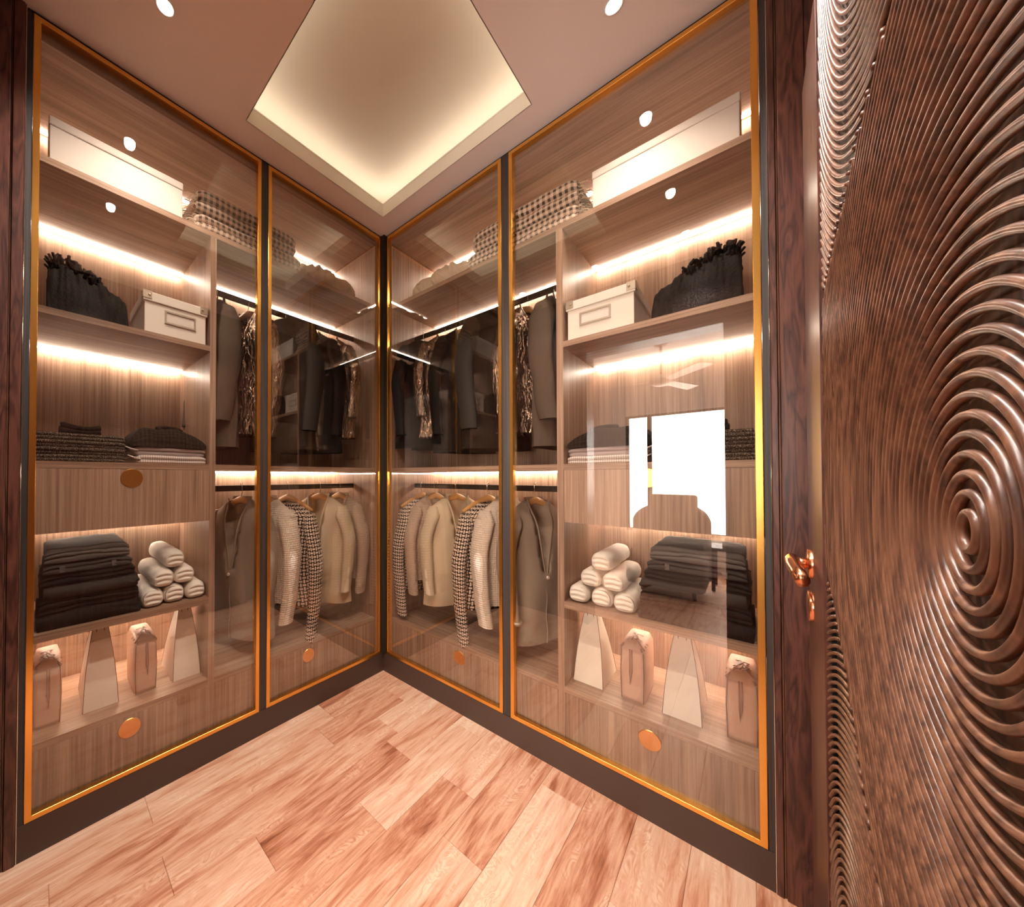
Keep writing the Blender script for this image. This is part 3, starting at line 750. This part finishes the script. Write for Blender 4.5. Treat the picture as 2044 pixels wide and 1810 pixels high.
    for k, (g0, g1) in enumerate(((1.199, 1.277), (1.494, 1.570))):
        g0, g1 = A(g0), A(g1); gw = g1 - g0; gd, gh = 0.20, 0.225
        th = thing(sd, 'gift_box', g0, 0.12, S5 + 0.0005, ('tied kraft gift box between the two white gift bags in the %s wardrobe' if k == 0 else 'tied kraft gift box at the outer end of the %s wardrobe shelf') % S, 'gift box', 'tied kraft gift boxes')
        def sack(u, v):
            a_ = 2 * PI * u; c, s_ = math.cos(a_), math.sin(a_)
            kx = math.copysign(abs(c) ** 0.28, c); ky = math.copysign(abs(s_) ** 0.28, s_)
            bul = 1 + 0.05 * math.sin(PI * min(1, v * 1.1)); sh = 1.0 if v < 0.88 else 1 - (v - 0.88) * 1.6
            return (gw / 2 + kx * gw / 2 * bul * sh, gd / 2 + ky * gd / 2 * (1 + 0.02 * math.sin(PI * v)) * sh, gh * v)
        MB().grid(sack, 40, 16, cu=True, caps=True).build('body', 'kraft', th, sd, smooth=True)
        m = MB()
        for (xx, yy) in ((gw * 0.06, gd * 0.02), (gw * 0.94, gd * 0.02)):
            m.tube([(xx, yy - 0.003, 0.0), (xx + (0.003 if xx > gw / 2 else -0.003), yy - 0.006, gh * 0.5), (xx, yy - 0.002, gh * 0.88)], 0.0012, 5)
        m.build('seam', 'seam_brown', th, sd)
        m = MB()
        m.tube([(gw * 0.42, -0.004, gh * 0.90), (gw * 0.42, -0.008, gh * 0.5), (gw * 0.44, -0.008, gh * 0.30), (gw * 0.50, -0.008, gh * 0.5), (gw * 0.50, -0.004, gh * 0.90)], 0.0020, 5)
        for (x0, y0, x1, y1) in ((0.0, 0.05, 1.0, 0.35), (0.0, 0.4, 1.0, 0.02), (0.05, 0.0, 0.9, 0.75), (0.9, 0.0, 0.15, 0.8), (0.0, 0.2, 1.0, 0.2)):
            m.tube([(gw * x0, gd * y0 - 0.002, gh * 0.90), (gw * (x0 * 0.7 + x1 * 0.3), gd * (y0 * 0.7 + y1 * 0.3), gh + 0.006), (gw * (x0 * 0.4 + x1 * 0.6), gd * (y0 * 0.4 + y1 * 0.6), gh + 0.012), (gw * x1, gd * y1, gh * 0.93)], 0.0032, 6, flat=0.5)
        m.tube([(gw * 0.45, gd * 0.12, gh + 0.008), (gw * 0.55, gd * 0.05, gh + 0.030), (gw * 0.72, gd * 0.10, gh + 0.020), (gw * 0.5, gd * 0.15, gh + 0.006)], 0.003, 6, flat=0.5)
        m.build('ribbon', 'kraft_ribbon', th, sd, smooth=True)

# ------------------------------------------------------------------ hanging clothes
def smooth01(x): x = max(0.0, min(1.0, x)); return x * x * (3 - 2 * x)
def hang(sd, a, zrail, yaw, name, label, cat, mat, L, sw_, hem, sl, dp=0.062, vneck=0.0, lin_=None, collar=None, drop=0.058, fold=0.010, seed=0.0, button=False, hgroup=None, group=None, lapel=None, hangmat='hanger_wood', cuff=False, sleeve_r=(0.066, 0.054, 0.046)):
    cs, sn = math.cos(yaw), math.sin(yaw)
    def g(x, y, z): return (-sn * x + cs * y, -cs * x - sn * y, z)
    S = sd.nm
    zt = zrail + 0.0165
    # hanger: wooden bar and wire hook, origin at the rail
    hz = zrail - 0.047
    hr = thing(sd, 'clothes_hanger', a, 0.25, hz, 'wooden hanger of the ' + label.replace(' with broad shoulders', '').replace(' with a deep open front', '').replace(' with long sleeves', '').replace('black and cream ', ''), 'hanger', hgroup)
    m = MB(); pts = []
    for i in range(15):
        t_ = i / 7 - 1; pts.append(g(t_ * (sw_ - 0.025), 0.0, -0.012 - 0.075 * abs(t_) ** 1.25))
    m.tube(pts, [0.006 + 0.006 * (1 - abs(i / 7 - 1)) for i in range(15)], 8, flat=1.6); m.build('bar', hangmat, hr, sd, smooth=True)
    hook = [g(0, 0, -0.012), g(0, 0, 0.012), g(0, -0.006, 0.024), g(0, -0.0095, 0.034)]
    hook = [(0, 0, -0.010), (0, 0, 0.022)]
    hp = [(0.0, 0.0, -0.010), (0.0, 0.0, 0.010), (-0.010, 0.0, 0.022)] + [(0.0115 * math.cos(PI + q * PI * 1.15 / 8) , 0, 0.047 + 0.0185 + 0.012 * math.sin(-q * PI * 1.15 / 8 + 0) * -1 - 0.002) for q in range(9)]
    MB().tube([(p[1], p[0], p[2]) for p in hp], 0.0016, 6).build('hook', 'chrome', hr, sd, smooth=True)
    # garment
    nzk = zrail - drop
    root = thing(sd, name, a, 0.25, nzk, label, cat, group)
    def width(z):
        d = -z
        nk, sl_d = 0.062, 0.085
        if d < sl_d: return nk + (sw_ - nk) * (d / sl_d) ** 0.9
        t_ = (d - sl_d) / (L - sl_d); return sw_ + (hem - sw_) * smooth01(t_ * 1.1) - 0.012 * math.sin(PI * t_)
    NZ, NTH = 44, 72
    def body(u, v):
        vv = v ** 1.35; z = -L * vv; th = 2 * PI * u
        W = width(z); c, s_ = math.cos(th), math.sin(th)
        x = W * math.copysign(abs(c) ** 0.85, c)
        D = dp * (0.55 + 0.45 * smooth01(-z / 0.16)) * (1 + 0.18 * smooth01(-z / L))
        y = D * math.copysign(abs(s_) ** 0.9, s_)
        kk = smooth01((-z - 0.10) / (L * 0.6))
        y += fold * kk * (math.sin(5 * th + seed + 2.2 * nz(z * 3, 0, 0, seed)) * 0.8 + 1.2 * nz(x * 9, z * 2.2, 1.0, seed)) + 0.006 * nz(x * 16, z * 9, s_, seed + 3)
        x += 0.010 * kk * nz(z * 4, s_ * 2, 2.0, seed + 5)
        if s_ > 0 and vneck > 0:
            half = 0.064 * (1 - (-z) / vneck)
            if half > 0 and abs(x) < half + 0.010:
                y = min(y, -0.2 * D + (0.03 if abs(x) > half else 0))
        if v == 0: z -= 0.014 * max(0, s_)
        return g(x, y, z)
    m = MB().grid(body, NTH, NZ, cu=True, uvfn=lambda u, v: ((u if u <= 0.5 else 1 - u) * 2 * (2 * sw_ + 0.06), -L * v ** 1.35))
    b = m.build('body', mat, root, sd, smooth=True)
    m.v = []; 
    if vneck > 0:
        def dep(z): return dp * (0.55 + 0.45 * smooth01(-z / 0.16)) * (1 + 0.18 * smooth01(-z / L))
        for s_ in (-1, 1):
            m = MB(); lwid = 0.030 if lapel else 0.012
            def lp(u, v):
                z = -0.0 - (vneck + (0.0 if not lapel else 0.0)) * v
                half = 0.064 * (1 - v)
                wd = lwid * (math.sin(PI * min(1, v * 0.9 + 0.08)) if lapel else 1.0)
                x = s_ * (half - 0.002 + wd * u) + s_ * 0.002
                y = dep(z) + 0.004 + 0.006 * math.sin(PI * u) * (1 if lapel else 0.4)
                if v < 0.25: y -= (0.25 - v) / 0.25 * dep(z) * 0.55
                return g(x, y, z + (0.004 if v == 0 else 0))
            m.grid(lp, 4, 18, uvfn=lambda u, v: (u * 0.03, v * vneck)).build('lapel', lapel or mat, root, sd, smooth=True)
        # back of the neck, the lining and the front edge below the opening
        m = MB()
        def col_(u, v):
            th = PI + PI * u; x = 0.066 * math.cos(th); y = 0.5 * dp * math.sin(th)
            return g(x, y - 0.003, -0.02 + 0.034 * v - 0.012 * (1 - abs(math.cos(th))) * 0)
        m.grid(col_, 16, 3).build('collar', collar or mat, root, sd, smooth=True)
        m = MB(); fr = []
        for i in range(14):
            z = -vneck - (L - vneck) * i / 13; fr.append(g(0.004 + 0.004 * math.sin(i), dep(z) + 0.003 + fold * 0.4 * smooth01((-z - 0.1) / (L * 0.6)) * math.sin(5 * PI / 2 + seed), z))
        m.tube(fr, 0.0028, 5).build('front_edge', lin_ or mat, root, sd, smooth=True)
    if button:
        y = dp * 1.06 + 0.012
        MB().tube([g(-0.002, y, -vneck - 0.02), g(-0.002, y + 0.006, -vneck - 0.02)], [0.0085, 0.007], 14).build('button', 'button', root, sd)
    for s_ in (-1, 1):
        if sl <= 0: continue
        NS = 18; P = []; R = []
        for i in range(NS + 1):
            t_ = i / NS
            x = s_ * (sw_ - 0.040 + 0.060 * smooth01(t_ * 2.2) - 0.018 * t_); z = -0.060 - sl * t_
            y = 0.006 + 0.050 * t_ * t_ + 0.010 * nz(t_ * 4, s_, 0, seed + 7)
            P.append(g(x, y, z))
            r = sleeve_r[0] + (sleeve_r[1] - sleeve_r[0]) * min(1, t_ * 2) if t_ < 0.5 else sleeve_r[1] + (sleeve_r[2] - sleeve_r[1]) * (t_ - 0.5) * 2
            R.append(r * (0.55 + 0.45 * smooth01(t_ * 9)) * (1 + 0.06 * nz(t_ * 12, s_ * 3, 0, seed + 9)))
        n = 22; vs, uv, fs = [], [], []
        for i, p in enumerate(P):
            for j in range(n):
                th = 2 * PI * j / n
                ax = g(1, 0, 0); ay = g(0, 1, 0)
                ra, rb = R[i] * 0.62, R[i] * 1.0
                vs.append(tuple(p[q] + ax[q] * ra * math.cos(th) + ay[q] * rb * math.sin(th) for q in range(3)))
                uv.append(((j if j <= n / 2 else n - j) / n * 0.36, -0.06 - sl * i / NS))
        for i in range(NS):
            for j in range(n): fs.append((i * n + j, i * n + (j + 1) % n, (i + 1) * n + (j + 1) % n, (i + 1) * n + j))
        fs.append(tuple(reversed(range(n))))
        m = MB().add(vs, fs, uv); so = m.build('sleeve', mat, root, sd, smooth=True)
        if cuff:
            p = P[-1]; m = MB(); q = P[-3]
            m2 = [tuple(p[k] + g(1, 0, 0)[k] * (R[-1] * 0.62 + 0.003) * math.cos(2 * PI * j / 20) + g(0, 1, 0)[k] * (R[-1] + 0.003) * math.sin(2 * PI * j / 20) + (0, 0, 0.012)[k] for k in range(3)) for j in range(20)]
            m.tube(m2, 0.006, 6, closed=True); m.build('cuff', mat, so, sd, smooth=True)
    return root
LOW, UP = 1.175, 2.175
Y0 = math.radians(12)
for sd in (LEFT, RIGHT):
    S = sd.nm
    pos = dict(grey=0.800, boucle=0.655, weave=0.531, coat=0.315, beige=0.165) if sd.left else dict(grey=0.880, boucle=0.715, weave=0.607, coat=0.389, beige=0.225, weave2=0.112)
    G, HG = 'clothes on the lower rail of the %s wardrobe' % S, 'hangers on the lower rail of the %s wardrobe' % S
    rail = '%s wardrobe lower rail' % S
    hang(sd, pos['grey'], LOW, math.radians(22), 'wool_coat', 'long taupe one button coat, ' + rail, 'coat', 'taupe_wool', 0.70, 0.195, 0.215, 0.52, vneck=0.36, seed=1.0, button=True, hgroup=HG, group=G, cuff=True)
    hang(sd, pos['boucle'], LOW, math.radians(18), 'boucle_jacket', 'off white boucle jacket beside the door frame, ' + rail, 'jacket', 'cream_boucle', 0.55, 0.19, 0.20, 0.58, vneck=0.22, seed=2.0, hgroup=HG, group=G)
    hang(sd, pos['weave'], LOW, math.radians(28), 'woven_jacket', 'black and cream basket weave jacket, ' + (rail if sd.left else 'nearer the door frame, ' + rail), 'jacket', 'basket_weave', 0.58, 0.185, 0.185, 0.70, seed=3.0, hgroup=HG, group=G, sleeve_r=(0.062, 0.052, 0.042), drop=0.085)
    hang(sd, pos['coat'], LOW, math.radians(30), 'wool_coat', 'long cream coat with a deep open front, ' + rail, 'coat', 'cream_wool', 0.64, 0.195, 0.215, 0.50, vneck=0.34, seed=4.0, button=True, hgroup=HG, group=G)
    hang(sd, pos['beige'], LOW, math.radians(26), 'boucle_jacket', 'beige textured jacket nearest the corner, ' + rail, 'jacket', 'beige_boucle', 0.52, 0.172, 0.18, 0.54, vneck=0.22, seed=5.0, hgroup=HG, group=G)
    if not sd.left:
        hang(sd, pos['weave2'], LOW, Y0 * 1.3, 'woven_jacket', 'basket weave jacket closest to the corner, ' + rail, 'jacket', 'basket_weave', 0.58, 0.185, 0.185, 0.66, seed=6.0, hgroup=HG, group=G, sleeve_r=(0.062, 0.052, 0.042), drop=0.085)
    pos = dict(coat=0.930, silver=0.770, suit=0.555, blazer=0.385, lame=0.250) if sd.left else dict(coat=0.985, silver=0.850, suit=0.660, blazer=0.455, lame=0.315, suit2=0.135)
    G, HG = 'clothes on the upper rail of the %s wardrobe' % S, 'hangers on the upper rail of the %s wardrobe' % S
    rail = '%s wardrobe upper rail' % S
    hang(sd, pos['coat'], UP, Y0 * 0.3, 'long_coat', 'dark grey coat hanging beside the divider, ' + rail, 'coat', 'grey_coat', 0.74, 0.18, 0.19, 0.56, vneck=0.30, seed=11.0, hgroup=HG, group=G, lin_='lining_dark', lapel='grey_coat')
    hang(sd, pos['silver'], UP, math.radians(26), 'silver_jacket', 'crinkled silver jacket behind the door frame, ' + rail, 'jacket', 'silver_lame', 0.66, 0.185, 0.19, 0.62, vneck=0.26, seed=12.0, hgroup=HG, group=G, fold=0.016)
    hang(sd, pos['suit'], UP, math.radians(22), 'dark_coat', 'dark olive brown coat with broad shoulders, ' + rail, 'coat', 'dark_suit', 0.76, 0.215, 0.225, 0.60, dp=0.075, seed=13.0, hgroup=HG, group=G, drop=0.03, sleeve_r=(0.080, 0.064, 0.055))
    hang(sd, pos['blazer'], UP, math.radians(30), 'blazer', 'black blazer with pale lapels, ' + rail, 'blazer', 'black_suit', 0.74, 0.195, 0.205, 0.58, vneck=0.38, seed=14.0, hgroup=HG, group=G, lapel='lining', collar='dark_suit')
    hang(sd, pos['lame'], UP, math.radians(28), 'silver_jacket', 'shiny silver jacket with long sleeves nearest the corner, ' + rail, 'jacket', 'silver_lame', 0.64, 0.185, 0.185, 0.46, vneck=0.26, seed=15.0, hgroup=HG, group=G, fold=0.016)
    if not sd.left:
        hang(sd, pos['suit2'], UP, Y0 * 1.5, 'dark_coat', 'black coat half hidden against the corner panel ' + rail, 'coat', 'black_suit', 0.72, 0.20, 0.21, 0.58, seed=16.0, hgroup=HG, group=G, drop=0.04)

# ------------------------------------------------------------------ bedroom behind the camera, seen mirrored in the right hand glass
BX0, BX1, BY0, BY1 = WX + 0.16, 4.50, -1.4, 3.3
WQ0, WQ1, WZ0, WZ1 = 0.37, 2.25, 0.45, 2.12
struct(MB().box(BX1, BX1 + 0.12, BY0, WQ0, 0, H).box(BX1, BX1 + 0.12, WQ1, BY1, 0, H).box(BX1, BX1 + 0.12, WQ0, WQ1, 0, WZ0).box(BX1, BX1 + 0.12, WQ0, WQ1, WZ1, H).build('wall_bedroom_back', 'bedroom_wall'))
struct(MB().box(BX0, BX1 + 0.12, BY0 - 0.1, BY0, -0.05, H).build('wall_bedroom_left', 'bedroom_wall'))
struct(MB().box(BX0, BX1 + 0.12, BY1, BY1 + 0.1, -0.05, H).build('wall_bedroom_right', 'bedroom_wall'))
struct(MB().box(BX0, BX0 + 0.02, BY0, -0.56, -0.05, H).box(BX0, BX0 + 0.02, 1.9, BY1, -0.05, H).build('wall_bedroom_front', 'bedroom_wall'))
struct(MB().box(BX0, BX1 + 0.12, BY0 - 0.1, BY1 + 0.1, H, H + 0.05).build('ceiling_bedroom', 'bedroom_wall'))
wr = MB()
for q in ((WQ0, WQ0 + 0.04, WZ0, WZ1), (WQ1 - 0.04, WQ1, WZ0, WZ1), (WQ0, WQ1, WZ0, WZ0 + 0.04), (WQ0, WQ1, WZ1 - 0.03, WZ1), (0.632, 0.685, WZ0, WZ1)):
    wr.box(BX1 + 0.03, BX1 + 0.08, q[0], q[1], q[2], q[3])
wn = struct(wr.build('window_1', 'smoked_oak'))
MB().box(BX1 + 0.052, BX1 + 0.056, WQ0 + 0.03, WQ1 - 0.03, WZ0 + 0.03, WZ1 - 0.02).build('window_pane', 'glass', wn)
pl = bpy.data.lights.new('window_portal', 'AREA'); pl.shape = 'RECTANGLE'; pl.size = WZ1 - WZ0; pl.size_y = WQ1 - WQ0; pl.cycles.is_portal = True
po = bpy.data.objects.new('window_portal', pl); C.objects.link(po); po.location = (BX1 + 0.10, (WQ0 + WQ1) / 2, (WZ0 + WZ1) / 2); po.rotation_euler = (0, PI / 2, 0)
# ceiling fan
fr = empty('ceiling_fan', (3.32, 0.97, H), 'white ceiling fan with slim blades mirrored in the right wardrobe glass', 'fan')
def lathe(prof, n=28):
    return MB().grid(lambda u, v: (prof[round(v * (len(prof) - 1))][0] * math.cos(2 * PI * u), prof[round(v * (len(prof) - 1))][0] * math.sin(2 * PI * u), prof[round(v * (len(prof) - 1))][1]), n, len(prof) - 1, cu=True)
lathe([(0.0, 0.0), (0.075, 0.0), (0.075, -0.05), (0.05, -0.085), (0.0, -0.09)]).build('canopy', 'kraft', fr, smooth=True)
MB().tube([(0, 0, -0.08), (0, 0, -0.42)], 0.013, 10).build('rod', 'kraft', fr, smooth=True)
lathe([(0.0, -0.40), (0.07, -0.42), (0.11, -0.46), (0.11, -0.50), (0.06, -0.53), (0.0, -0.535)]).build('motor', 'white_card', fr, smooth=True)
for k in range(3):
    a_ = k * 2 * PI / 3 + 0.35; c, s_ = math.cos(a_), math.sin(a_)
    def bl(u, v): 
        r_ = 0.10 + 0.55 * u; w_ = (v - 0.5) * (0.07 + 0.05 * u); return (r_ * c - w_ * s_, r_ * s_ + w_ * c, -0.485 + 0.025 * (v - 0.5))
    m = MB().grid(bl, 8, 2); m.v += [(p[0], p[1], p[2] + 0.008) for p in m.v]; m.uv += m.uv[:]
    nn = len(m.v) // 2; m.f += [tuple(reversed([i + nn for i in f])) for f in m.f]
    m.build('blade', 'white_card', fr)
# armchair
ac = empty('armchair', (3.25, 1.03, 0), 'grey upholstered armchair by the bedroom window, seen mirrored in the glass', 'armchair')
MB().box(-0.36, 0.30, -0.33, 0.33, 0.09, 0.44).build('seat', 'armchair_cloth', ac, bevel=0.05, segs=3, smooth=True)
m = MB()
def shell(u, v):
    th = PI * (0.08 + 0.84 * u) - PI / 2; R = 0.37; hgt = 0.60 + 0.20 * math.sin(PI * u) ** 0.7
    return (0.02 + R * math.cos(th) * 1.0, R * math.sin(th) * 0.97, 0.14 + (hgt) * v)
m.grid(shell, 28, 8); ob = m.build('back', 'armchair_cloth', ac, smooth=True)
sm = ob.modifiers.new('thick', 'SOLIDIFY'); sm.thickness = 0.07
MB().box(0.25, 0.34, -0.225, 0.225, 0.60, 1.03).build('headrest', 'armchair_cloth', ac, bevel=0.03, segs=3, smooth=True)
for (lx, ly) in ((-0.24, -0.24), (-0.24, 0.24), (0.22, -0.24), (0.22, 0.24)):
    MB().tube([(lx, ly, 0.0), (lx * 0.95, ly * 0.95, 0.10)], [0.014, 0.02], 10).build('leg', 'walnut_trim', ac, smooth=True)
tb = empty('side_table', (3.72, 1.60, 0), 'low table with bottles beside the armchair in the mirrored bedroom', 'table')
MB().box(-0.2, 0.2, -0.25, 0.30, 0.44, 0.47).build('table_top', 'walnut_trim', tb, bevel=0.004)
for lx in (-0.17, 0.17):
    for ly in (-0.22, 0.27): MB().box(lx - 0.015, lx + 0.015, ly - 0.015, ly + 0.015, 0, 0.44).build('leg', 'walnut_trim', tb)
for k, (dx, dy, lab) in enumerate(((-0.1, -0.12, 'squat perfume bottle at the armchair end of the low bedroom table'), (-0.1, 0.06, 'squat perfume bottle at the far end of the low bedroom table'))):
    bt = empty('perfume_bottle', (3.72 + dx, 1.60 + dy, 0.4705), lab, 'bottle', 'perfume bottles')
    MB().box(-0.03, 0.03, -0.03, 0.03, 0, 0.07).build('body', 'bottle_glass', bt, bevel=0.006)
    MB().tube([(0, 0, 0.07), (0, 0, 0.11)], 0.014, 12).build('cap', 'seam_brown', bt)
